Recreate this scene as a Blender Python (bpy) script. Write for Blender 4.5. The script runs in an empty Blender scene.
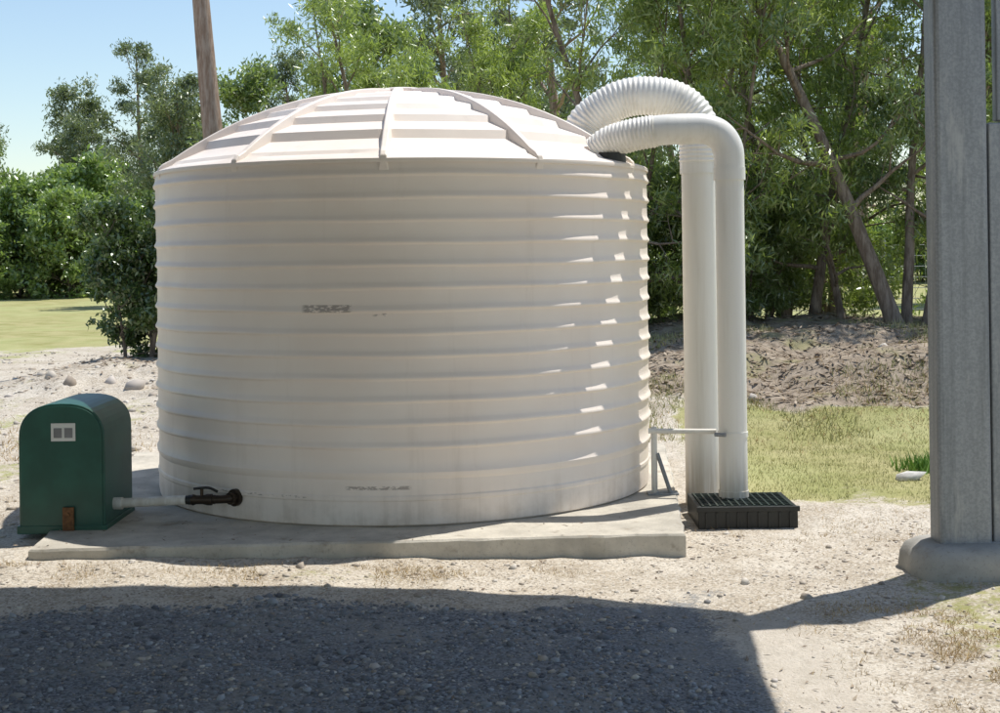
import bpy, math, random
import numpy as np
from mathutils import Vector, Matrix
R_=np.random.default_rng
sc=bpy.context.scene
sc.view_settings.view_transform='Standard'; sc.view_settings.look='None'; sc.view_settings.exposure=0
COL=sc.collection
# ---------------------------------------------------------------- helpers
def smooth(a,b,x):
    t=np.clip((np.asarray(x,dtype=float)-a)/(b-a),0,1); return t*t*(3-2*t)
def vnoise(x,y,seed=0):
    x=np.asarray(x,dtype=float);y=np.asarray(y,dtype=float)
    xi=np.floor(x).astype(np.int64); yi=np.floor(y).astype(np.int64)
    xf=x-xi; yf=y-yi; xf=xf*xf*(3-2*xf); yf=yf*yf*(3-2*yf)
    def h(a,b):
        n=(a*374761393+b*668265263+seed*1442695041)&0xffffffff
        n=((n^(n>>13))*1274126177)&0xffffffff
        n=n^(n>>16)
        return (n&0xffff)/65535.0
    return (h(xi,yi)*(1-xf)+h(xi+1,yi)*xf)*(1-yf)+(h(xi,yi+1)*(1-xf)+h(xi+1,yi+1)*xf)*yf
def empty(name,parent=None,loc=(0,0,0)):
    o=bpy.data.objects.new(name,None); COL.objects.link(o); o.location=loc
    if parent: o.parent=parent
    return o
def link(name,me,parent=None,loc=(0,0,0)):
    o=bpy.data.objects.new(name,me); COL.objects.link(o); o.location=loc
    if parent: o.parent=parent
    return o
def mk(name,verts,faces,mat,parent=None,ang=None,bevel=0,loc=(0,0,0)):
    me=bpy.data.meshes.new(name); me.from_pydata([tuple(v) for v in verts],[],[tuple(f) for f in faces])
    if mat: me.materials.append(mat)
    if ang is not None:
        me.polygons.foreach_set('use_smooth',[True]*len(me.polygons))
        me.set_sharp_from_angle(angle=math.radians(ang))
    me.update()
    o=link(name,me,parent,loc)
    if bevel:
        m=o.modifiers.new('bevel','BEVEL'); m.width=bevel; m.segments=3; m.limit_method='ANGLE'
    return o
def npmesh(name,verts,k,mat,smoothf=False,faces=None):
    me=bpy.data.meshes.new(name)
    verts=np.ascontiguousarray(verts,dtype=np.float32)
    me.vertices.add(len(verts)); me.vertices.foreach_set('co',verts.ravel())
    if faces is None: faces=np.arange(len(verts)).reshape(-1,k)
    nf=len(faces)
    me.loops.add(nf*k); me.loops.foreach_set('vertex_index',np.ascontiguousarray(faces,dtype=np.int32).ravel())
    me.polygons.add(nf); me.polygons.foreach_set('loop_start',np.arange(nf,dtype=np.int32)*k)
    if smoothf: me.polygons.foreach_set('use_smooth',np.ones(nf,dtype=bool))
    me.materials.append(mat); me.update(calc_edges=True); me.validate()
    return me
def boxv(x0,x1,y0,y1,z0,z1):
    return [(x0,y0,z0),(x1,y0,z0),(x1,y1,z0),(x0,y1,z0),(x0,y0,z1),(x1,y0,z1),(x1,y1,z1),(x0,y1,z1)]
BF=[(0,3,2,1),(4,5,6,7),(0,1,5,4),(1,2,6,5),(2,3,7,6),(3,0,4,7)]
def box(name,b,mat,parent=None,bevel=0.004):
    return mk(name,boxv(*b),BF,mat,parent,bevel=bevel)
def tube(V,F,pts,rad,n=8,cap=False):
    pts=[Vector(p) for p in pts]; b=len(V)
    up=Vector((0.13,0.97,0.21)).normalized(); 
    t=(pts[1]-pts[0]).normalized(); a=t.cross(up)
    if a.length<1e-3: a=t.cross(Vector((1,0,0)))
    a.normalize()
    for i,p in enumerate(pts):
        if i==0:t=pts[1]-pts[0]
        elif i==len(pts)-1:t=pts[-1]-pts[-2]
        else:t=pts[i+1]-pts[i-1]
        t=t.normalized(); a=(a-t*a.dot(t)).normalized(); c=t.cross(a)
        r=rad[i] if hasattr(rad,'__len__') else rad
        for k in range(n):
            th=2*math.pi*k/n
            V.append(p+(a*math.cos(th)+c*math.sin(th))*r)
    for i in range(len(pts)-1):
        for k in range(n):
            F.append((b+i*n+k,b+i*n+(k+1)%n,b+(i+1)*n+(k+1)%n,b+(i+1)*n+k))
    if cap:
        F.append(tuple(b+k for k in range(n))[::-1]); e=b+(len(pts)-1)*n; F.append(tuple(e+k for k in range(n)))
def tubeobj(name,pts,rad,mat,parent=None,n=32,cap=True,ang=40):
    V=[];F=[];tube(V,F,pts,rad,n,cap); return mk(name,V,F,mat,parent,ang=ang)
def spline(ctrl,n):
    c=[Vector(p) for p in ctrl]; c=[c[0]*2-c[1]]+c+[c[-1]*2-c[-2]]; out=[]
    segs=len(c)-3
    for i in range(n+1):
        u=i/n*segs; s=min(int(u),segs-1); t=u-s
        p0,p1,p2,p3=c[s:s+4]
        out.append(0.5*((2*p1)+(p2-p0)*t+(2*p0-5*p1+4*p2-p3)*t*t+(3*p1-p0-3*p2+p3)*t**3))
    return out
# ---------------------------------------------------------------- materials
class NT:
    def __init__(s,name):
        s.m=bpy.data.materials.new(name); s.m.use_nodes=True; s.t=s.m.node_tree; s.t.nodes.clear()
        s.out=s.n('ShaderNodeOutputMaterial'); s.geo=s.n('ShaderNodeNewGeometry'); s.tc=s.n('ShaderNodeTexCoord')
    def n(s,ty,**kw):
        nd=s.t.nodes.new(ty)
        for k,v in kw.items(): setattr(nd,k,v)
        return nd
    def l(s,a,b): s.t.links.new(a,b)
    def val(s,sock,v):
        if isinstance(v,bpy.types.NodeSocket): s.l(v,sock)
        else: sock.default_value=v
    def noise(s,scale,detail=3,rough=.6,vec=None,mapscale=None):
        nd=s.n('ShaderNodeTexNoise'); nd.inputs['Scale'].default_value=scale; nd.inputs['Detail'].default_value=min(detail,4); nd.inputs['Roughness'].default_value=rough
        v=vec or s.tc.outputs['Object']
        if mapscale:
            mp=s.n('ShaderNodeMapping'); mp.inputs['Scale'].default_value=mapscale; s.l(v,mp.inputs['Vector']); v=mp.outputs[0]
        s.l(v,nd.inputs['Vector']); return nd.outputs['Fac']
    def ramp(s,f,a,b,c0=0,c1=1):
        nd=s.n('ShaderNodeMapRange',interpolation_type='SMOOTHSTEP'); s.val(nd.inputs[0],f)
        nd.inputs[1].default_value=a; nd.inputs[2].default_value=b; nd.inputs[3].default_value=c0; nd.inputs[4].default_value=c1
        return nd.outputs[0]
    def math(s,op,a,b=0):
        nd=s.n('ShaderNodeMath',operation=op); s.val(nd.inputs[0],a); s.val(nd.inputs[1],b); return nd.outputs[0]
    def mix(s,f,a,b,bt='MIX'):
        nd=s.n('ShaderNodeMix',data_type='RGBA',blend_type=bt); s.val(nd.inputs[0],f)
        for sk,v in ((nd.inputs[6],a),(nd.inputs[7],b)):
            s.val(sk,v if isinstance(v,bpy.types.NodeSocket) else (*v,1))
        return nd.outputs[2]
    def bump(s,h,strength=.3,dist=.01,normal=None):
        nd=s.n('ShaderNodeBump'); nd.inputs['Strength'].default_value=strength; nd.inputs['Distance'].default_value=dist
        s.l(h,nd.inputs['Height']); 
        if normal: s.l(normal,nd.inputs['Normal'])
        return nd.outputs[0]
    def pbr(s,col,rough=.6,metal=0,normal=None,spec=.5):
        p=s.n('ShaderNodeBsdfPrincipled'); s.val(p.inputs['Base Color'],col if isinstance(col,bpy.types.NodeSocket) else (*col,1))
        s.val(p.inputs['Roughness'],rough); s.val(p.inputs['Metallic'],metal); p.inputs['Specular IOR Level'].default_value=spec
        if normal: s.l(normal,p.inputs['Normal'])
        s.l(p.outputs[0],s.out.inputs[0]); return s.m
def simple(name,c,rough=.5,metal=0,var=.25,scale=6,bump=.15,bscale=60,spec=.5):
    t=NT(name); f=t.ramp(t.noise(scale,3),.3,.7)
    d=tuple(x*(1-var) for x in c)
    return t.pbr(t.mix(f,d,c),rough,metal,t.bump(t.noise(bscale,1),bump,.003),spec)
def leafmat(name,a,b,c,transl=.35):
    t=NT(name); r=t.geo.outputs['Random Per Island']
    f=t.ramp(t.noise(.9,1),.35,.65)
    col=t.mix(f,a,b); col=t.mix(t.ramp(r,.5,1,0,.85),col,c)
    col=t.mix(t.ramp(r,0,.25,.3,0),col,(0.02,0.03,0.01))
    d=t.n('ShaderNodeBsdfDiffuse'); t.l(col,d.inputs[0])
    tr=t.n('ShaderNodeBsdfTranslucent'); t.l(t.mix(.5,col,(b[0]*1.5,b[1]*1.7,b[2]*.7)),tr.inputs[0])
    g=t.n('ShaderNodeBsdfGlossy'); g.inputs['Roughness'].default_value=.38; g.inputs[0].default_value=(.85,.9,.85,1)
    m1=t.n('ShaderNodeMixShader'); m1.inputs[0].default_value=transl; t.l(d.outputs[0],m1.inputs[1]); t.l(tr.outputs[0],m1.inputs[2])
    m2=t.n('ShaderNodeMixShader'); m2.inputs[0].default_value=.10; t.l(m1.outputs[0],m2.inputs[1]); t.l(g.outputs[0],m2.inputs[2])
    t.l(m2.outputs[0],t.out.inputs[0]); return t.m
def islandmat(name,cols,rough=.85):
    t=NT(name); cr=t.n('ShaderNodeValToRGB'); t.l(t.geo.outputs['Random Per Island'],cr.inputs[0])
    e=cr.color_ramp.elements
    e[0].position=0; e[0].color=(*cols[0],1); e[1].position=1; e[1].color=(*cols[-1],1)
    for i in range(1,len(cols)-1):
        k=e.new(i/(len(cols)-1)); k.color=(*cols[i],1)
    return t.pbr(cr.outputs[0],rough,0,None,.2)
def tankmat():
    t=NT('tank_beige_polyethylene'); O=t.tc.outputs['Object']
    sp=t.n('ShaderNodeSeparateXYZ'); t.l(O,sp.inputs[0])
    n1=t.noise(1.6,3); dn0=t.noise(5,4,.7)
    col=t.mix(t.ramp(n1,.3,.7),(.87,.765,.675),(.905,.815,.73))
    sn=t.noise(1,4,.65,mapscale=(9,9,.6))
    col=t.mix(t.ramp(sn,.54,.85,0,.28),col,(.58,.48,.39))
    low=t.ramp(sp.outputs[2],.12,.45,1,0)
    col=t.mix(t.math('MULTIPLY',t.math('MULTIPLY',low,t.ramp(t.math('ADD',t.math('MULTIPLY',dn0,.5),t.math('MULTIPLY',sn,.5)),.40,.66)),.5),col,(.46,.37,.28))
    mn=t.noise(30,3,.7,mapscale=(1,1,2.5))
    def mark(x0,x1,z0,z1,th):
        a=t.math('MULTIPLY',t.ramp(sp.outputs[0],x0,x0+.04),t.ramp(sp.outputs[0],x1-.04,x1,1,0))
        b=t.math('MULTIPLY',t.ramp(sp.outputs[2],z0,z0+.008),t.ramp(sp.outputs[2],z1-.008,z1,1,0))
        f=t.ramp(sp.outputs[1],9.5,9.6,1,0)
        return t.math('MULTIPLY',t.math('MULTIPLY',a,b),t.math('MULTIPLY',t.ramp(mn,th,th+.1),f))
    for m in (mark(-1.24,-.9,1.435,1.49,.40),mark(-.8,-.65,1.41,1.435,.47),mark(-.98,-.55,.345,.375,.42),mark(-1.9,-1.2,.29,.31,.5)):
        col=t.mix(t.math('MULTIPLY',m,.6),col,(.16,.12,.10))
    nb=t.bump(n1,.3,.02)
    return t.pbr(col,t.ramp(dn0,.3,.7,.38,.55),0,nb,.4)
TANK=tankmat()
def concmat(name,c):
    t=NT(name); n6=t.noise(6,4,.7); col=t.mix(t.ramp(t.noise(2.5,4,.65),.3,.7),tuple(x*.66 for x in c),c)
    nf=t.noise(60,3,.7)
    col=t.mix(t.ramp(nf,.55,.72,0,.5),col,tuple(x*.5 for x in c))
    col=t.mix(t.ramp(n6,.56,.72,0,.5),col,(.22,.17,.12))
    return t.pbr(col,.9,0,t.bump(nf,.5,.006),.2)
CONC=concmat('slab_concrete',(.62,.57,.48)); CONC2=concmat('footing_concrete',(.44,.42,.38))
def pvcmat(name,c,dirt):
    t=NT(name); sn=t.noise(1,4,.65,mapscale=(14,14,.8)); sp=t.n('ShaderNodeSeparateXYZ'); t.l(t.tc.outputs['Object'],sp.inputs[0])
    col=t.mix(t.ramp(sn,.42,.78,0,.55),c,dirt)
    col=t.mix(t.math('MULTIPLY',t.ramp(sp.outputs[2],0,.5,1,0),t.ramp(sn,.3,.6)),col,(.5,.43,.33))
    return t.pbr(col,t.ramp(sn,.3,.7,.3,.5),0,None,.45)
WHITE=pvcmat('white_pvc',(.81,.79,.73),(.60,.56,.48))
DUCT=pvcmat('white_flexible_duct',(.84,.81,.74),(.62,.57,.48))
GREEN=simple('green_painted_steel',(.020,.10,.068),.36,var=.3,scale=4,bump=.06,bscale=120)
BLACK=simple('black_plastic',(.02,.022,.02),.45,var=.4)
BRASS=simple('dark_bronze_valve',(.07,.05,.035),.4,.7)
RUST=simple('rusty_latch_steel',(.22,.10,.035),.7,.2,var=.5,scale=40)
LABEL=simple('sticker_paper',(.7,.7,.66),.5,var=.05)
LABG=simple('sticker_print',(.25,.25,.25),.5)
def galv():
    t=NT('galvanised_steel')
    n3=t.noise(3,4,.7,mapscale=(3,3,.6)); sn=t.noise(1,4,.65,mapscale=(14,14,.7)); nf=t.noise(70,2)
    col=t.mix(t.ramp(nf,.35,.65),(.26,.275,.29),(.33,.345,.36))
    col=t.mix(t.ramp(sn,.42,.75,0,.7),col,(.16,.17,.18))
    col=t.mix(t.ramp(n3,.54,.75,0,.6),col,(.48,.48,.47))
    return t.pbr(col,.5,.35,t.bump(nf,.08,.003),.4)
GALV=galv()
def bark(name,a,b,c):
    t=NT(name); nb=t.noise(1,3,.7,mapscale=(18,18,3)); col=t.mix(t.ramp(nb,.35,.65),a,b)
    col=t.mix(t.ramp(t.noise(2.5,2),.55,.7,0,.8),col,c)
    return t.pbr(col,.9,0,t.bump(nb,.7,.03),.15)
BARK=bark('grey_bark',(.16,.12,.09),(.30,.245,.195),(.09,.07,.05))
BARK2=bark('eucalyptus_bark',(.30,.205,.15),(.45,.35,.285),(.17,.12,.09))
L_NEAR=leafmat('wattle_leaves',(.18,.235,.055),(.30,.37,.085),(.42,.48,.20),.5)
L_NEAR2=leafmat('young_gum_leaves',(.14,.195,.055),(.23,.30,.085),(.35,.40,.20),.5)
L_FAR=leafmat('gum_leaves',(.12,.155,.075),(.19,.225,.105),(.28,.32,.20),.42)
L_DARK=leafmat('shrub_leaves',(.06,.11,.026),(.12,.18,.045),(.22,.28,.10),.35)
L_BUSH=leafmat('bush_leaves',(.17,.26,.065),(.26,.35,.10),(.33,.40,.16),.45)
# ---------------------------------------------------------------- terrain
def mounds(x,y):
    B=.36+.36*smooth(-2,2.5,x)
    f=12.8-.8*smooth(3,6,x)+1.4*(1-smooth(-5,-2,x))
    m=B*smooth(0,1,(y-f)/4.6)*(1-.8*smooth(19.5,27,y))*smooth(-7.6,-5.0,x)*(1-smooth(7.5,11,x))
    return m
def ground_h(x,y):
    x=np.asarray(x,dtype=float); y=np.asarray(y,dtype=float)
    d=np.sqrt(x*x+y*y)
    m=mounds(x,y)
    h=m*(1+.45*(vnoise(x*1.1,y*1.1,3)-.5))
    h=h+(vnoise(x*.7,y*.7,1)-.5)*.05+(vnoise(x*3,y*3,2)-.5)*.022+(vnoise(x*11,y*11,5)-.5)*.010
    h=h+(m>.05)*(vnoise(x*4,y*4,9)-.5)*.10*smooth(.05,.3,m)
    h=h+(vnoise(x*.03,y*.03,7)-.5)*1.2*smooth(70,200,d)
    near=smooth(-3.8,-3.0,x)*(1-smooth(1.4,2.2,x))*smooth(7.4,8.0,y)*(1-smooth(12.3,13,y))
    lift=.075*(1-smooth(-2.6,.9,x))
    h=h*(1-near)+near*(-.012+lift+(vnoise(x*6,y*6,15)-.5)*.02)
    return h+.05*(1-smooth(-2.6,.9,x))*smooth(6.8,7.8,y)*(1-near)*(1-smooth(13,18,y))
def axis(lo,hi,fine,a,b,g=1.12):
    xs=list(np.arange(lo,hi,fine)); s=fine; v=xs[-1]
    while v<b: s=min(s*g,25); v+=s; xs.append(v)
    s=fine; v=lo; pre=[]
    while v>a: s=min(s*g,25); v-=s; pre.append(v)
    return np.array(pre[::-1]+xs)
gx=axis(-5,7,.06,-500,500,1.1); gy=axis(4.8,17.5,.06,-60,700,1.07)
GX,GY=np.meshgrid(gx,gy); GZ=ground_h(GX,GY)
def masks(x,y):
    n=vnoise(x*.8,y*.8,21)*.6+vnoise(x*2.7,y*2.7,22)*.4
    mul=smooth(.10,.30,mounds(x,y)+(n-.5)*.25)*smooth(12.0,13.2,y)*(1-smooth(20.5,23,y))
    mul=mul*(1-.55*(1-smooth(-3.5,-2,x)))
    gr_r=smooth(1.35,2.1,x+(n-.5)*.5)*smooth(9.0,10.4,y+(n-.5)*1.6)
    gr_far=smooth(23,30,y+(n-.5)*8)
    gr_l=.48*(1-smooth(-4.2,-3.1,x))*smooth(8.6,9.6,y)*smooth(.38,.58,n)*(1-smooth(15,20,y))
    dry=.50*smooth(1.6,2.3,x)*(1-smooth(7.3,8.3,y))*smooth(.3,.55,n)+.38*np.exp(-((x+.95)/.8)**2-((y-7.75)/.22)**2)
    gr=np.clip(np.maximum.reduce([gr_r,gr_far,gr_l,dry]),0,1)*(1-mul)
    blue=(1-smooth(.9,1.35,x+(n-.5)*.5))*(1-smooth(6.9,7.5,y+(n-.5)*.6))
    strip=smooth(1.0,1.2,x)*(1-smooth(1.35,1.6,x))*(1-smooth(6.7,7.1,y))
    return gr,mul,blue,strip
nx,ny=len(gx),len(gy)
idx=np.arange(nx*ny).reshape(ny,nx)
F=np.stack([idx[:-1,:-1],idx[:-1,1:],idx[1:,1:],idx[1:,:-1]],-1).reshape(-1,4)
def groundmat():
    t=NT('ground_dirt_gravel_grass'); at=t.n('ShaderNodeAttribute',attribute_name='masks'); sp=t.n('ShaderNodeSeparateColor'); t.l(at.outputs['Color'],sp.inputs[0])
    n1=t.noise(1.4,4,.6); n2=t.noise(9,3,.65); n3=t.noise(55,3,.75); n4=t.noise(.25,2,.6)
    v=t.n('ShaderNodeTexVoronoi'); v.inputs['Scale'].default_value=85; t.l(t.tc.outputs['Object'],v.inputs['Vector'])
    bw=t.n('ShaderNodeRGBToBW'); t.l(v.outputs['Color'],bw.inputs[0])
    dirt=t.mix(t.ramp(n1,.35,.65),(.46,.39,.30),(.63,.565,.47))
    dirt=t.mix(t.ramp(n2,.42,.7,0,.65),dirt,(.37,.305,.225))
    dirt=t.mix(t.ramp(n3,.52,.72,0,.6),dirt,(.28,.23,.18))
    dirt=t.mix(t.ramp(bw.outputs[0],.55,.8,0,.6),dirt,(.67,.625,.55))
    dirt=t.mix(t.ramp(bw.outputs[0],.35,.18,0,.6),dirt,(.22,.19,.155))
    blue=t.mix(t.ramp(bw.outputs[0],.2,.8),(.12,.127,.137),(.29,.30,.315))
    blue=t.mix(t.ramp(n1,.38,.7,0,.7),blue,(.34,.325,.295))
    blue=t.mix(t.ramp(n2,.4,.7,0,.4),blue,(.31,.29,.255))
    grass=t.mix(t.ramp(n1,.3,.7),(.29,.285,.105),(.46,.41,.21))
    grass=t.mix(t.ramp(n3,.4,.7,0,.5),grass,(.21,.215,.08))
    grass=t.mix(t.ramp(n4,.4,.6,0,.5),grass,(.40,.42,.19))
    mul=t.mix(t.ramp(n2,.3,.7),(.19,.15,.11),(.39,.32,.245))
    mul=t.mix(t.ramp(n3,.45,.7,0,.6),mul,(.47,.395,.31))
    mul=t.mix(t.ramp(n1,.5,.65,0,.6),mul,(.30,.285,.13))
    def msk(s,lo=.35,hi=.65):
        f=t.math('ADD',s,t.math('MULTIPLY',t.math('SUBTRACT',t.math('ADD',t.math('MULTIPLY',n2,.6),t.math('MULTIPLY',n3,.4)),.5),1.5)); return t.ramp(f,lo,hi)
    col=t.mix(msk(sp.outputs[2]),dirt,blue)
    st=t.mix(t.ramp(n2,.3,.7),(.46,.41,.34),(.60,.54,.46)); col=t.mix(t.math('MULTIPLY',at.outputs['Alpha'],.8),col,st)
    col=t.mix(msk(sp.outputs[0]),col,grass); col=t.mix(msk(sp.outputs[1]),col,mul)
    return t.pbr(col,.95,0,t.bump(n3,.8,.014),.15)
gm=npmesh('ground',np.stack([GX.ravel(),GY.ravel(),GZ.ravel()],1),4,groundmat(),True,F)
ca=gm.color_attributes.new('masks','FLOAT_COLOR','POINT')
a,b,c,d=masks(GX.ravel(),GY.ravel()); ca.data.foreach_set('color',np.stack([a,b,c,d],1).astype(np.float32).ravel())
link('ground',gm)
# ---------------------------------------------------------------- slab
Z0=.12
slabtop=[(-2.74,8.06),(1.075,8.27),(1.40,12.1),(-3.15,12.0)]
rg=R_(4)
ol=[]
for i in range(4):
    p=np.array(slabtop[i]);q=np.array(slabtop[(i+1)%4])
    for k in range(40): ol.append(p+(q-p)*k/40+(rg.normal(0,.006,2) if k else 0))
V=[];nn=len(ol)
for z,s in((-.1,0),(Z0-.012,0),(Z0,.012)):
    for p in ol:
        dv=np.array([-.85,10.1])-p; dv/=np.linalg.norm(dv); q=p+dv*s
        V.append((q[0],q[1],z+ (rg.normal(0,.002) if z>0 else 0)))
Fs=[]
for j in range(2):
    for k in range(nn): Fs.append((j*nn+k,j*nn+(k+1)%nn,(j+1)*nn+(k+1)%nn,(j+1)*nn+k))
Fs.append(tuple(2*nn+k for k in range(nn)))
mk('concrete_slab',V,Fs,CONC)
# ---------------------------------------------------------------- tank
CX,CY=-.707,10.36
tank=empty('water_tank')
prof=[(1.755,0),(1.775,.012),(1.782,.05),(1.782,.155),(1.788,.165),(1.788,.185),(1.782,.195),(1.782,.29),(1.794,.31),(1.797,.335),(1.785,.36),(1.782,.41)]
z=.42; pitch=.1395
for i in range(13):
    prof+= [(1.784,z+.004),(1.784,z+.048),(1.786,z+.056),(1.796,z+.064),(1.799,z+.069),(1.799,z+.077),(1.796,z+.084),(1.788,z+.098),(1.785,z+.110),(1.784,z+.130)]
    z+=pitch
WT=z+.004
prof+=[(1.784,WT),(1.792,WT+.006),(1.796,WT+.015)]
n=240;V=[];Fs=[]
for j,(r,zz) in enumerate(prof):
    for k in range(n):
        th=2*math.pi*k/n
        rr=r+.0035*math.sin(3*th+zz*2)+.002*math.sin(7*th+zz*5)+.0012*math.sin(19*th+zz*11)
        zw=zz+(.0025*math.sin(5*th+zz*9)+.0012*math.sin(13*th+zz*40) if zz>.2 else 0)
        V.append((CX+rr*math.sin(th),CY-rr*math.cos(th),Z0+zw))
for j in range(len(prof)-1):
    for k in range(n): Fs.append((j*n+k,j*n+(k+1)%n,(j+1)*n+(k+1)%n,(j+1)*n+k))
mk('wall',V,Fs,TANK,tank,ang=28)
RISE=.60
def zc(r): return RISE*(1-min(1,(r/1.79))**2.25)
RB=Z0+WT+.012
NS=11; SUB=10; n=NS*SUB
rings=[1.68,1.46,1.24,1.02,.80,.58,.36]
pr=[(1.798,-.012,0),(1.800,.0,0),(1.797,.014,0),(1.785,.022,0)]
for i,r in enumerate(rings):
    zt=zc(r); 
    pr.append((r+.03,pr[-1][1]+.55*(zt-pr[-1][1]),.7)); pr.append((r,zt,.7)); pr.append((r-.02,zt+.006,.7))
pr.append((.02,RISE,0))
V=[];Fs=[]
for (r,zz,pf) in pr:
    for k in range(n):
        th=2*math.pi*k/n; loc=(k%SUB)/SUB*2*math.pi/NS-math.pi/NS
        poly=math.cos(math.pi/NS)/math.cos(loc)
        rr=r*(1+(poly-1)*pf)
        V.append((CX+rr*math.sin(th),CY-rr*math.cos(th),RB+zz))
for j in range(len(pr)-1):
    for k in range(n): Fs.append((j*n+k,j*n+(k+1)%n,(j+1)*n+(k+1)%n,(j+1)*n+k))
Fs.append(tuple((len(pr)-1)*n+k for k in range(n)))
mk('domed_roof',V,Fs,TANK,tank,ang=22)
for s in range(NS):
    th=2*math.pi*s/NS; er=Vector((math.sin(th),-math.cos(th),0)); et=Vector((math.cos(th),math.sin(th),0))
    V=[];Fs=[]; st=[(1.800,.004),(1.793,.035),(1.765,.062)]+[(r,zc(r)+.030) for r in np.linspace(1.70,.10,18)]
    for (r,zz) in st:
        c0=Vector((CX,CY,RB+zz))+er*r; w=.020
        V+= [c0-et*(w+.016)-Vector((0,0,.08))-er*.02,c0-et*w,c0+et*w,c0+et*(w+.016)-Vector((0,0,.08))-er*.02]
    for j in range(len(st)-1):
        for k in range(3): Fs.append((j*4+k,j*4+k+1,(j+1)*4+k+1,(j+1)*4+k))
    Fs.append((3,2,1,0))
    mk('roof_rib',V,Fs,TANK,tank,bevel=.008)
V=[];Fs=[];tube(V,Fs,[(CX,CY,RB+RISE-.05),(CX,CY,RB+RISE+.030),(CX,CY,RB+RISE+.040)],[.17,.17,.14],32,True)
mk('roof_cap',V,Fs,TANK,tank,ang=30)
# outlet
ox,oy,oz=-1.70,8.87,.265
out=empty('outlet_pipe_with_valve')
dirn=Vector((ox-CX,oy-CY,0)).normalized(); P0=Vector((ox,oy,oz))
tubeobj('tank_flange',[P0-dirn*.03,P0+dirn*.012,P0+dirn*.014,P0+dirn*.05],[.055,.055,.038,.038],BRASS,out,24)
tubeobj('elbow',spline([P0+dirn*.0,P0+dirn*.05,P0+dirn*.07+Vector((-.03,0,0)),P0+dirn*.075+Vector((-.09,0,0))],12),.026,BRASS,out,20)
P1=P0+dirn*.075+Vector((-.09,0,0))
tubeobj('valve_body',[P1+Vector((dx,0,0)) for dx in(.02,.0,0,-.03,-.06,-.10,-.12,-.12,-.135)],[.028,.028,.036,.036,.028,.028,.036,.036,.030],BRASS,out,18)
pv=P1+Vector((-.065,0,.0))
tubeobj('valve_stem',[pv,pv+Vector((0,0,.07))],.011,BRASS,out,12)
tubeobj('valve_handle',spline([pv+Vector((-.05,0,.069)),pv+Vector((0,-.005,.075)),pv+Vector((.05,0,.073)),pv+Vector((.10,.0,.048))],10),.009,BLACK,out,10)
P2=P1+Vector((-.13,0,0))
tubeobj('reducer',[P2,P2+Vector((-.02,0,0)),P2+Vector((-.022,0,0)),P2+Vector((-.04,0,0))],[.031,.031,.028,.028],BLACK,out,20)
tubeobj('pvc_pipe',[P2+Vector((-.035,0,0)),(-2.48,P2.y+.02,oz-.02)],.030,WHITE,out,24)
tubeobj('pvc_coupling',[(-2.40,P2.y+.016,oz-.018),(-2.47,P2.y+.018,oz-.019)],.038,WHITE,out,24)
# ---------------------------------------------------------------- green pump cover
pump=empty('green_pump_cover')
x0,x1,y0,y1,zb=-2.985,-2.455,8.63,9.27,Z0+.005
def arch(inset=0):
    w=(x1-x0)/2; cx=(x0+x1)/2; hs=.56; ht=.775
    pts=[(x0+inset,zb)]
    m=20
    for i in range(m+1):
        a=math.pi-math.pi*i/m
        ca,sa=math.cos(a),math.sin(a)
        px=cx+(w-inset)*(abs(ca)**.8)*(1 if ca>0 else -1); pz=zb+hs+(ht-hs-inset)*(abs(sa)**.85)
        pts.append((px,pz))
    pts.append((x1-inset,zb)); return pts
def extr(name,pts,ya,yb,mat,parent,ang=30,bevel=0):
    m=len(pts); V=[(p[0],ya,p[1]) for p in pts]+[(p[0],yb,p[1]) for p in pts]
    Fs=[tuple(range(m)),tuple(range(2*m-1,m-1,-1))]+[(k,m+k,m+(k+1)%m,(k+1)%m) for k in range(m)]
    return mk(name,V,Fs,mat,parent,bevel=bevel)
extr('housing',arch(),y0,y1,GREEN,pump,bevel=.008)
extr('front_panel',arch(.014),y0-.008,y0+.003,GREEN,pump,bevel=.003)
box('base_flange',(x0-.012,x1+.012,y0-.014,y1+.012,Z0-.02,Z0+.03),GREEN,pump)
box('sticker',(x0+.205,x0+.355,y0-.0115,y0-.009,zb+.545,zb+.655),LABEL,pump,bevel=0)
for k in (0,1): box('sticker_print',(x0+.222+k*.066,x0+.222+k*.066+.05,y0-.0135,y0-.0120,zb+.565,zb+.625),LABG,pump,bevel=0)
box('latch',(x0+.275,x0+.345,y0-.034,y0-.0155,Z0-.03,Z0+.145),RUST,pump)
tubeobj('latch_bolt',[(x0+.31,y0-.045,Z0+.1),(x0+.31,y0-.03,Z0+.1)],.012,RUST,pump,8)
# ---------------------------------------------------------------- downpipes
def corr(path,r,amp,per):
    out=[];rad=[];acc=0
    for i,p in enumerate(path):
        if i: acc+=(path[i]-path[i-1]).length
        out.append(p); rad.append(r+amp*math.sin(2*math.pi*acc/per))
    return out,rad
dp=empty('large_downpipe')
p,r=corr(spline([(.58,9.97,2.62),(.66,9.96,2.735),(.86,9.93,2.86),(1.08,9.9,2.885),(1.28,9.9,2.835),(1.40,9.9,2.71),(1.412,9.9,2.55),(1.412,9.9,2.40)],300),.136,.0042,.031)
tubeobj('flexible_duct_bend',p,r,DUCT,dp,40,True,80)
tubeobj('vertical_pipe',[(1.412,9.9,-.05),(1.412,9.9,2.40)],.122,WHITE,dp,48)
tubeobj('collar',[(1.412,9.9,2.33),(1.412,9.9,2.41)],.132,WHITE,dp,48)
dp2=empty('small_downpipe')
p,r=corr(spline([(.67,9.6,2.47),(.76,9.56,2.535),(.90,9.5,2.575),(1.06,9.46,2.60)],130),.110,.0035,.026)
tubeobj('flexible_duct_bend',p,r,DUCT,dp2,40,True,80)
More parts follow.
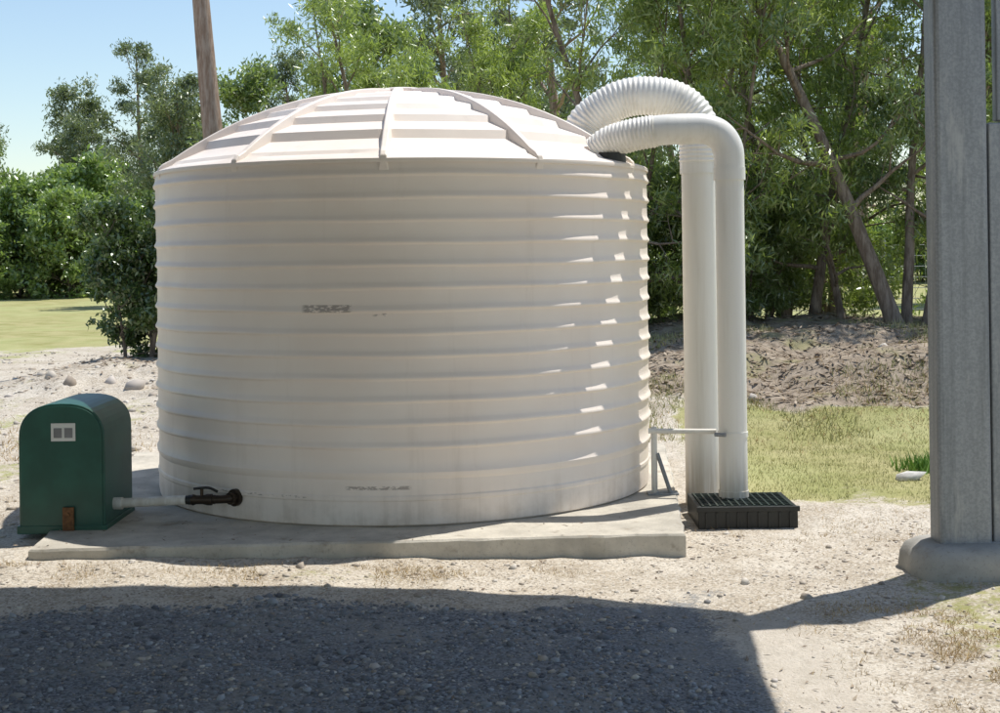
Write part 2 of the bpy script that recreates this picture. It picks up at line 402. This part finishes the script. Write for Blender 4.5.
tubeobj('elbow_pipe',spline([(1.02,9.47,2.598),(1.15,9.45,2.607),(1.28,9.45,2.61),(1.40,9.45,2.605),(1.49,9.45,2.565),(1.545,9.45,2.48),(1.555,9.45,2.38),(1.555,9.45,2.30)],60),.103,WHITE,dp2,40)
tubeobj('vertical_pipe',[(1.555,9.45,.10),(1.555,9.45,2.34)],.096,WHITE,dp2,48)
tubeobj('collar',[(1.555,9.45,2.26),(1.555,9.45,2.345)],.107,WHITE,dp2,48)
tubeobj('bottom_collar',[(1.555,9.45,.10),(1.555,9.45,.17)],.101,WHITE,dp2,48)
tubeobj('tank_inlet_collar',[(.75,9.58,2.36),(.75,9.57,2.47)],[.125,.115],BLACK,dp2,32)
br=empty('pipe_support_bracket')
tubeobj('upright_post',[(1.04,9.62,Z0),(1.04,9.62,.58)],.021,WHITE,br,12)
tubeobj('diagonal_brace',[(1.15,9.60,Z0),(1.06,9.61,.40)],.014,GALV,br,12)
tubeobj('horizontal_arm',[(1.0,9.60,.555),(1.455,9.53,.555)],.018,WHITE,br,12)
tubeobj('pipe_clamp',[(1.555,9.45,.53),(1.555,9.45,.565)],.101,WHITE,br,40)
tubeobj('clamp_bolt',[(1.42,9.37,.555),(1.49,9.34,.555)],.014,GALV,br,10)
box('foot_plate',(.99,1.2,9.56,9.68,Z0-.002,Z0+.012),GALV,br,.002)
# grated pit
pit=empty('drain_grate_box')
gx0,gx1,gy0,gy1,gz=1.262,1.905,9.06,9.60,.125
box('front_wall',(gx0,gx1,gy0,gy0+.025,-.05,gz),BLACK,pit); box('back_wall',(gx0,gx1,gy1-.025,gy1,-.05,gz),BLACK,pit)
box('side_wall',(gx0,gx0+.025,gy0+.026,gy1-.026,-.05,gz-.001),BLACK,pit); box('side_wall',(gx1-.025,gx1,gy0+.026,gy1-.026,-.05,gz-.001),BLACK,pit)
box('rim_lip',(gx0-.012,gx1+.012,gy0-.012,gy0+.012,gz-.03,gz+.004),BLACK,pit)
box('pit_floor',(gx0+.026,gx1-.026,gy0+.026,gy1-.026,-.04,.02),BLACK,pit)
def addbox(V,Fs,b):
    k=len(V); V+=boxv(*b); Fs+=[tuple(i+k for i in f) for f in BF]
GM=simple('green_grate_plastic',(.035,.05,.042),.4,var=.3)
V=[];Fs=[]
for i in range(13):
    x=gx0+.03+i*(gx1-gx0-.07)/12; addbox(V,Fs,(x,x+.011,gy0+.026,gy1-.026,gz-.025,gz+.006))
for i in range(10):
    y=gy0+.03+i*(gy1-gy0-.07)/9; addbox(V,Fs,(gx0+.026,gx1-.026,y,y+.010,gz-.024,gz+.003))
mk('grate_bars',V,Fs,GM,pit)
V=[];Fs=[]
for i in range(9):
    x=gx0+.05+i*(gx1-gx0-.1)/8; addbox(V,Fs,(x-.006,x+.006,gy0-.010,gy0+.001,-.03,gz-.035))
mk('side_fins',V,Fs,BLACK,pit)
# ---------------------------------------------------------------- carport post + roof
post=empty('steel_post')
PY=7.62
box('main_column',(2.375,2.665,PY,PY+.20,.05,3.52),GALV,post,.03)
box('stiffener_plate',(2.677,2.98,PY+.03,PY+.13,.1,2.47),GALV,post,.01)
box('upper_brace',(2.73,2.98,PY+.05,PY+.12,2.48,3.50),GALV,post,.01)
V=[];Fs=[];nn=40;lv=[(.37,-.10),(.365,.02),(.355,.09),(.33,.14),(.27,.172),(.12,.18),(.01,.181)]
for (r,zz) in lv:
    for k in range(nn):
        th=2*math.pi*k/nn; sq=1/(abs(math.cos(th))**3.2+abs(math.sin(th))**3.2)**(1/3.2)
        w=1+.04*math.sin(3*th+1)+.02*math.sin(8*th)
        V.append((2.56+r*sq*.97*w*math.cos(th),PY+.10+r*sq*.72*w*math.sin(th),zz))
for j in range(len(lv)-1):
    for k in range(nn): Fs.append((j*nn+k,j*nn+(k+1)%nn,(j+1)*nn+(k+1)%nn,(j+1)*nn+k))
mk('concrete_footing',V,Fs,CONC2,post,ang=60)
roof=empty('carport_roof')
RX,RY=.10,.12
op=[(-14,8.31),(-3,8.34),(.1,8.40),(.9,8.36),(1.6,8.22),(2.44,7.88),(2.32,6.6),(2.24,4),(2.24,-2),(-14,-2)]
op=[(x+(RX if x>-10 else 0),y+(RY if y>0 else 0)) for x,y in op]
m=len(op); V=[(x,y,3.58) for x,y in op]+[(x,y,3.66) for x,y in op]
Fs=[tuple(range(m))[::-1],tuple(range(m,2*m))]+[(k,(k+1)%m,m+(k+1)%m,m+k) for k in range(m)]
mk('roof_sheet',V,Fs,GALV,roof)
for yy in (7.8,3,-1.6): box('roof_beam',(-13.8,2.3,yy-.05,yy+.05,3.42,3.575),GALV,roof)
for xx,yy in ((-9,7.8),(-9,-1.6),(2.1,-1.6)): box('support_column',(xx-.1,xx+.1,yy-.1,yy+.1,-.1,3.41),GALV,roof)
# ---------------------------------------------------------------- stones
phi=(1+5**.5)/2
ico=np.array([(-1,phi,0),(1,phi,0),(-1,-phi,0),(1,-phi,0),(0,-1,phi),(0,1,phi),(0,-1,-phi),(0,1,-phi),(phi,0,-1),(phi,0,1),(-phi,0,-1),(-phi,0,1)])/1.9
icf=np.array([(0,11,5),(0,5,1),(0,1,7),(0,7,10),(0,10,11),(1,5,9),(5,11,4),(11,10,2),(10,7,6),(7,1,8),(3,9,4),(3,4,2),(3,2,6),(3,6,8),(3,8,9),(4,9,5),(2,4,11),(6,2,10),(8,6,7),(9,8,1)])
def inslab(x,y,m=0.02):
    return (x>-3.1-m)&(x<1.08+m+(y-8.2)*.09)&(y>8.03-m+(x+2.7)*.055)&(y<12.1)
def stones(name,x,y,s,mat,rng,flat=.6):
    k=~inslab(x,y); x,y,s=x[k],y[k],s[k]; n=len(x)
    v=ico[None]*(1+rng.normal(0,.22,(n,12,1)))
    sc=s[:,None,None]*np.stack([rng.uniform(.7,1.4,n),rng.uniform(.7,1.2,n),rng.uniform(.35,.75,n)*flat/.6],-1)[:,None,:]
    v=v*sc; th=rng.uniform(0,6.28,n); c,s_=np.cos(th)[:,None],np.sin(th)[:,None]
    X=v[...,0]*c-v[...,1]*s_+x[:,None]; Y=v[...,0]*s_+v[...,1]*c+y[:,None]; Z=v[...,2]+ground_h(x,y)[:,None]+s[:,None]*.05
    f=(icf[None]+np.arange(n)[:,None,None]*12).reshape(-1,3)
    return npmesh(name,np.stack([X,Y,Z],-1).reshape(-1,3),3,mat,False,f)
rg=R_(11)
PALE=islandmat('pale_stones',[(.24,.20,.165),(.46,.40,.33),(.60,.55,.48),(.34,.28,.22),(.54,.49,.44)])
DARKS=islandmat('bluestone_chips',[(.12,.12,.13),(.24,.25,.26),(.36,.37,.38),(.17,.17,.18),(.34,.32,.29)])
n=14000; x=rg.uniform(-3.6,4.2,n); y=rg.uniform(5.0,9.2,n); s=.003+rg.exponential(.0036,n); s=np.minimum(s,.026)
k=(vnoise(x*2.2,y*2.2,55)+rg.normal(0,.15,n))>.40
link('gravel',stones('gravel',x[k],y[k],s[k],PALE,rg))
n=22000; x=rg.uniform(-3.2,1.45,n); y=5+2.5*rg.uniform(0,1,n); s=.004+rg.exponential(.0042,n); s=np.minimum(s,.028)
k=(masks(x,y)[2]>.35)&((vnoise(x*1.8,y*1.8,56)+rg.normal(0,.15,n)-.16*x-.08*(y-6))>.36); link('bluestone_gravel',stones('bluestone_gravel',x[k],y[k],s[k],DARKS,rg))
n=5000; x=rg.uniform(-11,-2.4,n); y=8.5+18*rg.uniform(0,1,n)**1.4; s=.007+rg.exponential(.010,n); s=np.minimum(s,.06)
link('field_stones',stones('field_stones',x,y,s,PALE,rg))
xs=np.array([-5.6,-5.2,-4.4,-5.9,-4.8,2.62,2.2,-1.15,.05,1.3,-3.08,-3.15,5.6,6.0,4.3,2.3,6.5,-.35,1.55])
ys=np.array([17.4,16.9,16.8,18.0,17.2,14.6,15.2,7.9,7.95,7.6,8.75,8.4,15.2,16,15.8,16.6,14.8,7.85,7.2])
ss=np.array([.11,.09,.12,.07,.10,.07,.08,.03,.025,.03,.07,.04,.12,.10,.09,.14,.09,.022,.035])
link('rocks',stones('rocks',xs,ys,ss,PALE,rg,.9))
PR=simple('pale_rock_surface',(.62,.59,.54),.9,var=.3,scale=20)
link('pale_rock',stones('pale_rock',np.array([3.10]),np.array([10.75]),np.array([.10]),PR,R_(3),.6))
# ---------------------------------------------------------------- grass
def blades(name,x,y,h,w,mat,rng,lean=.5,z=None):
    n=len(x); th=rng.uniform(0,6.28,n); z=ground_h(x,y) if z is None else z
    dx,dy=np.cos(th)*w,np.sin(th)*w; la=rng.uniform(0,6.28,n); ll=rng.uniform(0,lean,n)*h
    b0=np.stack([x-dx,y-dy,z-.005],-1); b1=np.stack([x+dx,y+dy,z-.005],-1); tp=np.stack([x+np.cos(la)*ll,y+np.sin(la)*ll,z+h],-1)
    return npmesh(name,np.stack([b0,b1,tp],1).reshape(-1,3),3,mat)
GR=islandmat('lawn_blades',[(.19,.22,.07),(.33,.33,.12),(.48,.44,.22),(.26,.28,.09),(.54,.48,.29),(.36,.35,.15)])
DRY=islandmat('dry_grass_blades',[(.52,.37,.18),(.42,.28,.12),(.62,.48,.27),(.30,.25,.11)])
n=80000; x=rg.uniform(1.1,8.5,n); y=8.8+5.5*rg.uniform(0,1,n); k=(masks(x,y)[0]*(.35+.9*vnoise(x*3,y*3,66))+rg.normal(0,.12,n))>.5
k&=~((x>gx0-.02)&(x<gx1+.02)&(y>gy0-.03)&(y<gy1+.02)); x,y=x[k],y[k]
link('lawn_grass',blades('lawn_grass',x,y,rg.uniform(.01,.034,len(x)),rg.uniform(.0015,.0035,len(x)),GR,rg,1.2))
X=[];Y=[]
for cx,cy,sx,sy,m in [(2.35,6.5,.30,.4,6000),(2.0,5.9,.22,.3,4500),(-.95,7.75,.45,.10,3000),(-3.4,10.2,.5,.8,2500),(-4.6,12.5,.9,1.2,3500),(2.1,8.9,.6,.3,1500),(3.2,7.6,.4,.4,900),(-2.6,7.75,.3,.12,900),(-.2,7.9,.5,.08,900),(3.6,14.2,1.4,.9,3500),(6,14.2,1.4,.9,3000),(1.7,6.8,.2,.25,1200),(-2.75,7.9,.15,.06,400)]:
    X.append(rg.normal(cx,sx,m));Y.append(rg.normal(cy,sy,m))
x=np.concatenate(X);y=np.concatenate(Y); k=(vnoise(x*5,y*5,31)>.42)&~inslab(x,y); x,y=x[k],y[k]
link('dry_grass',blades('dry_grass',x,y,rg.uniform(.008,.032,len(x))*(1+1.2*(y>12)),rg.uniform(.001,.0028,len(x))*(1+(y>12)),DRY,rg,2.0))
n=30000; x=rg.uniform(1,9,n); y=rg.uniform(13,18.5,n); k=vnoise(x*1.6,y*1.6,88)+.25*vnoise(x*6,y*6,89)>.74; x,y=x[k],y[k]
link('bank_grass',blades('bank_grass',x,y,rg.uniform(.02,.10,len(x)),rg.uniform(.003,.007,len(x)),GR,rg,1.0))
n=420; x=rg.normal(3.42,.10,n); y=rg.normal(11.2,.12,n)
WEED=islandmat('weed_leaves',[(.10,.20,.04),(.17,.30,.06),(.22,.36,.09)])
link('weed_plant',blades('weed_plant',x,y,rg.uniform(.04,.15,n),rg.uniform(.006,.016,n),WEED,rg,.9))
def bits(name,x,y,z,rng,mat,l0,l1):
    n=len(x); L=rng.uniform(l0,l1,n)[:,None]; W=L*rng.uniform(.15,.3,n)[:,None]
    th=rng.uniform(0,6.28,n); d=np.stack([np.cos(th),np.sin(th),rng.normal(0,.2,n)],-1); s=np.stack([-np.sin(th),np.cos(th),rng.normal(0,.3,n)],-1)
    c=np.stack([x,y,z],-1)
    return npmesh(name,np.stack([c-d*L,c+s*W,c+d*L,c-s*W],1).reshape(-1,3),4,mat)
LIT=islandmat('leaf_litter_bits',[(.14,.10,.07),(.28,.21,.15),(.45,.37,.28),(.20,.15,.11),(.38,.30,.22)])
x=rg.uniform(-7.5,9,50000); y=rg.uniform(12.2,20,50000); k=masks(x,y)[1]+rg.normal(0,.1,50000)>.45; x,y=x[k][:18000],y[k][:18000]
link('leaf_litter',bits('leaf_litter',x,y,ground_h(x,y)+rg.uniform(.005,.03,len(x)),rg,LIT,.02,.07))
n=900; x=rg.uniform(-3.4,4,n); y=rg.uniform(5,9,n); z=np.where(inslab(x,y),Z0+.004,ground_h(x,y)+.006)
k=~((np.hypot(x-CX,y-CY)<1.82)|((x>gx0-.1)&(x<gx1+.1)&(y>gy0-.1))); link('fallen_leaves',bits('fallen_leaves',x[k],y[k],z[k],rg,LIT,.008,.026))
# ---------------------------------------------------------------- trees
def leaves(name,C,per,size,L,W,mat,rng,droop):
    N=len(C)*per
    c=np.repeat(C,per,0); g=rng.normal(0,1,(N,3)); g/= (np.linalg.norm(g,axis=1,keepdims=True)+1e-6); g*=rng.uniform(0.1,1,(N,1))**.7
    sz=np.repeat(rng.uniform(.5,1.35,len(C)),per)[:,None]*size
    c=c+g*sz*np.array([1,1,.7])
    d=rng.normal(0,1,(N,3)); d[:,2]-=droop; d/=np.linalg.norm(d,axis=1,keepdims=True)
    s=np.cross(d,rng.normal(0,1,(N,3))); s/=np.linalg.norm(s,axis=1,keepdims=True)
    l=(L*rng.uniform(.6,1.25,N))[:,None]; w=(W*rng.uniform(.6,1.2,N))[:,None]
    v=np.stack([c-d*l*.5,c+s*w*.5-d*l*.08,c+d*l*.5,c-s*w*.5-d*l*.08],1).reshape(-1,3)
    return npmesh(name,v,4,mat)
def gen(seed,H,r0,cb,cr,limbs,per,size,L,W,mat,bk,droop=.8,stems=1,lean=(0,0),nsub=4,top=.95,twigs=1,wander=.03):
    rng=R_(seed); V=[];Fs=[];C=[]
    for st in range(stems):
        az=rng.uniform(0,6.28); sp=0 if stems==1 else rng.uniform(.10,.28)
        hh=H*(1 if st==0 else rng.uniform(.7,.95)); N=14
        ox=rng.normal(0,.15) if stems>1 else 0; oy=rng.normal(0,.15) if stems>1 else 0
        P=[];x,y=ox,oy;dx,dy=lean[0]+sp*math.cos(az),lean[1]+sp*math.sin(az)
        for i in range(N+1):
            P.append(Vector((x,y,-.2+(hh*top+.2)*i/N)))
            dx+=rng.normal(0,wander);dy+=rng.normal(0,wander)
            x+=dx*hh/N; y+=dy*hh/N
        rad=[r0*(1 if st==0 else .7)*(1-.86*(i/N)**.9)*(1.25 if i==0 else 1) for i in range(N+1)]
        tube(V,Fs,P,rad,10)
        for j in range(limbs):
            u=cb+(1-cb)*((j+rng.uniform(0,.9))/limbs); k=min(int(u*N),N-1); f=u*N-k
            b=P[k].lerp(P[k+1],f); a=j*2.4+rng.uniform(-.5,.5)
            q=(u-cb)/(1-cb); ln=cr*(.55+.6*math.sin(math.pi*min(1,q*.85+.12)))*rng.uniform(.5,1.2)*(1-.35*q)
            el=.25+.75*q+rng.uniform(-.2,.3)
            d=Vector((math.cos(a)*math.cos(el),math.sin(a)*math.cos(el),math.sin(el)))
            pts=[b];dd=d.copy()
            for i in range(6):
                dd=(dd+Vector(rng.normal(0,.16,3))+Vector((0,0,.05))).normalized(); pts.append(pts[-1]+dd*ln/6)
            rb=max(.012,rad[k]*.5); tube(V,Fs,pts,[rb*(1-.85*i/6) for i in range(7)],6)
            C.append(pts[-1])
            for s_ in range(nsub):
                k2=rng.integers(2,6); b2=pts[k2]; d2=(pts[k2]-pts[k2-1]).normalized()+Vector(rng.normal(0,.75,3)); d2.normalize()
                l2=ln*rng.uniform(.22,.5); e=b2+d2*l2*.5+Vector((0,0,.03)); e2=b2+d2*l2+Vector(rng.normal(0,.06*l2,3))
                tube(V,Fs,[b2,e,e2],[rb*.32,rb*.2,rb*.08],5)
                C.append(e2)
                for t_ in range(twigs):
                    d3=(d2+Vector(rng.normal(0,.8,3))).normalized()*l2*rng.uniform(.3,.75); s0=b2.lerp(e2,rng.uniform(.4,.9)); tube(V,Fs,[s0,s0+d3],[rb*.14,rb*.05],4); C.append(s0+d3)
    me=bpy.data.meshes.new('trunk_and_limbs'); me.from_pydata([tuple(v) for v in V],[],Fs); me.materials.append(bk)
    me.polygons.foreach_set('use_smooth',[True]*len(me.polygons)); me.update()
    C=np.array([tuple(c) for c in C])
    return me,leaves('foliage',C,per,size,L,W,mat,rng,droop)
def place(name,var,x,y,rot=0,s=1,parent=None,zs=1,dz=0):
    e=empty(name,parent,(x,y,float(ground_h(x,y))-.03+dz)); e.rotation_euler=(0,0,rot); e.scale=(s,s,s*zs)
    link('trunk_and_limbs',var[0],e); link('foliage',var[1],e); return e
N1=gen(1,7.2,.085,.08,1.7,17,60,.27,.14,.027,L_NEAR,BARK,1.0,stems=2,nsub=4)
N2=gen(2,8.0,.11,.14,2.0,19,60,.29,.15,.027,L_NEAR2,BARK,1.1,stems=2,nsub=4)
N3=gen(3,6.2,.075,.05,1.5,16,60,.27,.14,.026,L_NEAR,BARK,.9,stems=3,nsub=3)
N4=gen(8,7.0,.12,.26,2.2,15,65,.29,.15,.028,L_NEAR2,BARK,1.1,stems=3,nsub=4)
US=gen(14,2.3,.035,.03,1.1,13,60,.26,.13,.030,L_NEAR2,BARK,.7,stems=3,nsub=3)
for i,(v,x,y,r,s) in enumerate([(N1,1.9,19.6,.3,1.0),(N3,3.0,19.3,2.2,1.05),(N2,4.0,21.2,1.1,1.0),(N1,4.6,19.8,3.9,1.0),(N4,5.4,18.6,.7,1.0),(N3,5.2,22.0,5.0,1.15),(N2,7.0,21.0,4.2,1.0),(N1,7.9,20.0,5.4,1.1),(N3,.5,22.0,.9,.95)]):
    place('wattle_tree',v,x,y,r,s)
for x,y,r,s in [(1.6,20.5,.2,.9),(2.6,20.9,1.3,1.0),(3.6,20.2,2.6,.85),(4.3,21.5,3.3,1.0),(2.0,22.8,4.1,1.1),(.8,21,5,.9),(7.6,22.4,1.5,1.1)]:
    place('understorey_shrub',US,x,y,r,s)
place('young_gum_tree',N1,-2.0,25.5,1.0,1.02); place('young_gum_tree',N3,-2.9,26.5,3.0,1.08)
T=gen(21,15.5,.215,.66,3.0,12,90,.5,.17,.045,L_FAR,BARK2,1.0,nsub=4,lean=(-.085,0),wander=.008)
place('tall_gum_tree',T,-4.22,22,0,1)
S=gen(31,2.5,.05,.10,.85,15,75,.22,.10,.042,L_DARK,BARK,.5,stems=3,nsub=3)
place('broadleaf_shrub',S,-5.15,20.3,0,.95); place('broadleaf_shrub',S,-4.5,20.9,2,1.1)
Fv=[gen(41,14,.28,.34,3.2,18,64,.72,.30,.082,L_FAR,BARK2,1.0,nsub=4),
    gen(42,12,.24,.25,3.4,21,72,.75,.30,.092,L_FAR,BARK,1.0,nsub=4),
    gen(43,15,.30,.42,3.0,16,54,.62,.28,.080,L_FAR,BARK2,1.0,nsub=4),
    gen(44,10,.22,.13,3.2,21,75,.74,.30,.10,L_NEAR2,BARK,.8,nsub=4)]
rg=R_(77)
for (k,x,y,s) in [(0,-1.4,48,.92),(2,2.2,45,.95),(0,7.0,49,.95),(2,11,43,.9),(3,-7.6,46,.74),(1,-11.6,50,.66),(3,-4.6,43,.88),(3,15.5,42,1.0)]:
    place('gum_tree',Fv[k],x,y,rg.uniform(0,6.28),s)
far=empty('distant_tree_line')
for row,(yy,dx,smin,smax) in enumerate([(69,4.3,.68,.92),(80,4.8,.8,1.0)]):
    x=-40 if row==0 else -46
    while x<44:
        s=rg.uniform(smin,smax)
        place('tree',Fv[rg.integers(0,4)],x,yy+rg.uniform(-3,3),rg.uniform(0,6.28),s,far,1.0)
        x+=dx*rg.uniform(.6,1.3)
Bv=gen(51,3.6,.06,.03,2.2,20,60,.50,.22,.10,L_BUSH,BARK,.4,stems=2,nsub=3)
bl=empty('distant_bushes')
x=-34
while x<34:
    place('bush',Bv,x,65+rg.uniform(-3,2),rg.uniform(0,6.28),rg.uniform(.7,1.2),bl); x+=rg.uniform(1.7,3.4)
for x,y,s in [(-21.5,62,1.25),(-18.6,61,1.2),(-16.6,62,1.1),(-24,62,1.2),(-19.6,64,1.5),(-14.2,63,.9),(-22.4,60,.9)]:
    place('bush',Bv,x,y,rg.uniform(0,6.28),s,bl)
# ---------------------------------------------------------------- distant fence
fn=empty('wire_fence'); V=[];Fs=[]
for i in range(12): tube(V,Fs,[(5.2+i*2.2,27,-.2),(5.2+i*2.2,27,1.9)],.035,8,True)
for zz in np.linspace(.15,1.8,9): tube(V,Fs,[(5.2,27,zz),(29.4,27,zz)],.007,4)
mk('posts_and_wires',V,Fs,GALV,fn)
V=[];Fs=[]
for i in range(121): tube(V,Fs,[(5.2+i*.2,27.01,.15),(5.2+i*.2,27.01,1.8)],.004,4)
mk('mesh_wires',V,Fs,GALV,fn)
# ---------------------------------------------------------------- light & camera
az=Vector((.80,.60)).normalized(); el=math.radians(65)
S3=Vector((az.x*math.cos(el),az.y*math.cos(el),math.sin(el)))
ld=bpy.data.lights.new('sun','SUN'); ld.energy=5; ld.angle=math.radians(.5); ld.color=(1,.965,.90)
lo=bpy.data.objects.new('sun',ld); COL.objects.link(lo); lo.rotation_euler=(-S3).to_track_quat('-Z','Y').to_euler(); lo.location=(10,10,30)
w=bpy.data.worlds.new('World'); sc.world=w; w.use_nodes=True; nt=w.node_tree; nt.nodes.clear()
sk=nt.nodes.new('ShaderNodeTexSky'); sk.sky_type='NISHITA'; sk.sun_disc=False; sk.sun_elevation=el; sk.sun_rotation=math.atan2(az.x,az.y); sk.air_density=1.1; sk.dust_density=.3; sk.ozone_density=1.3
bg=nt.nodes.new('ShaderNodeBackground'); bg.inputs[1].default_value=.15; wo=nt.nodes.new('ShaderNodeOutputWorld')
nt.links.new(sk.outputs[0],bg.inputs[0]); nt.links.new(bg.outputs[0],wo.inputs[0])
cd=bpy.data.cameras.new('camera'); cam=bpy.data.objects.new('camera',cd); COL.objects.link(cam); sc.camera=cam
cd.sensor_width=36; cd.lens=50.4; cd.shift_y=-.1065; cd.clip_end=2000; cd.clip_start=.05
cam.matrix_world=Matrix.Translation((0,0,1.81))@Matrix.Rotation(math.radians(.785),4,'Y')@Matrix.Rotation(math.radians(90),4,'X')
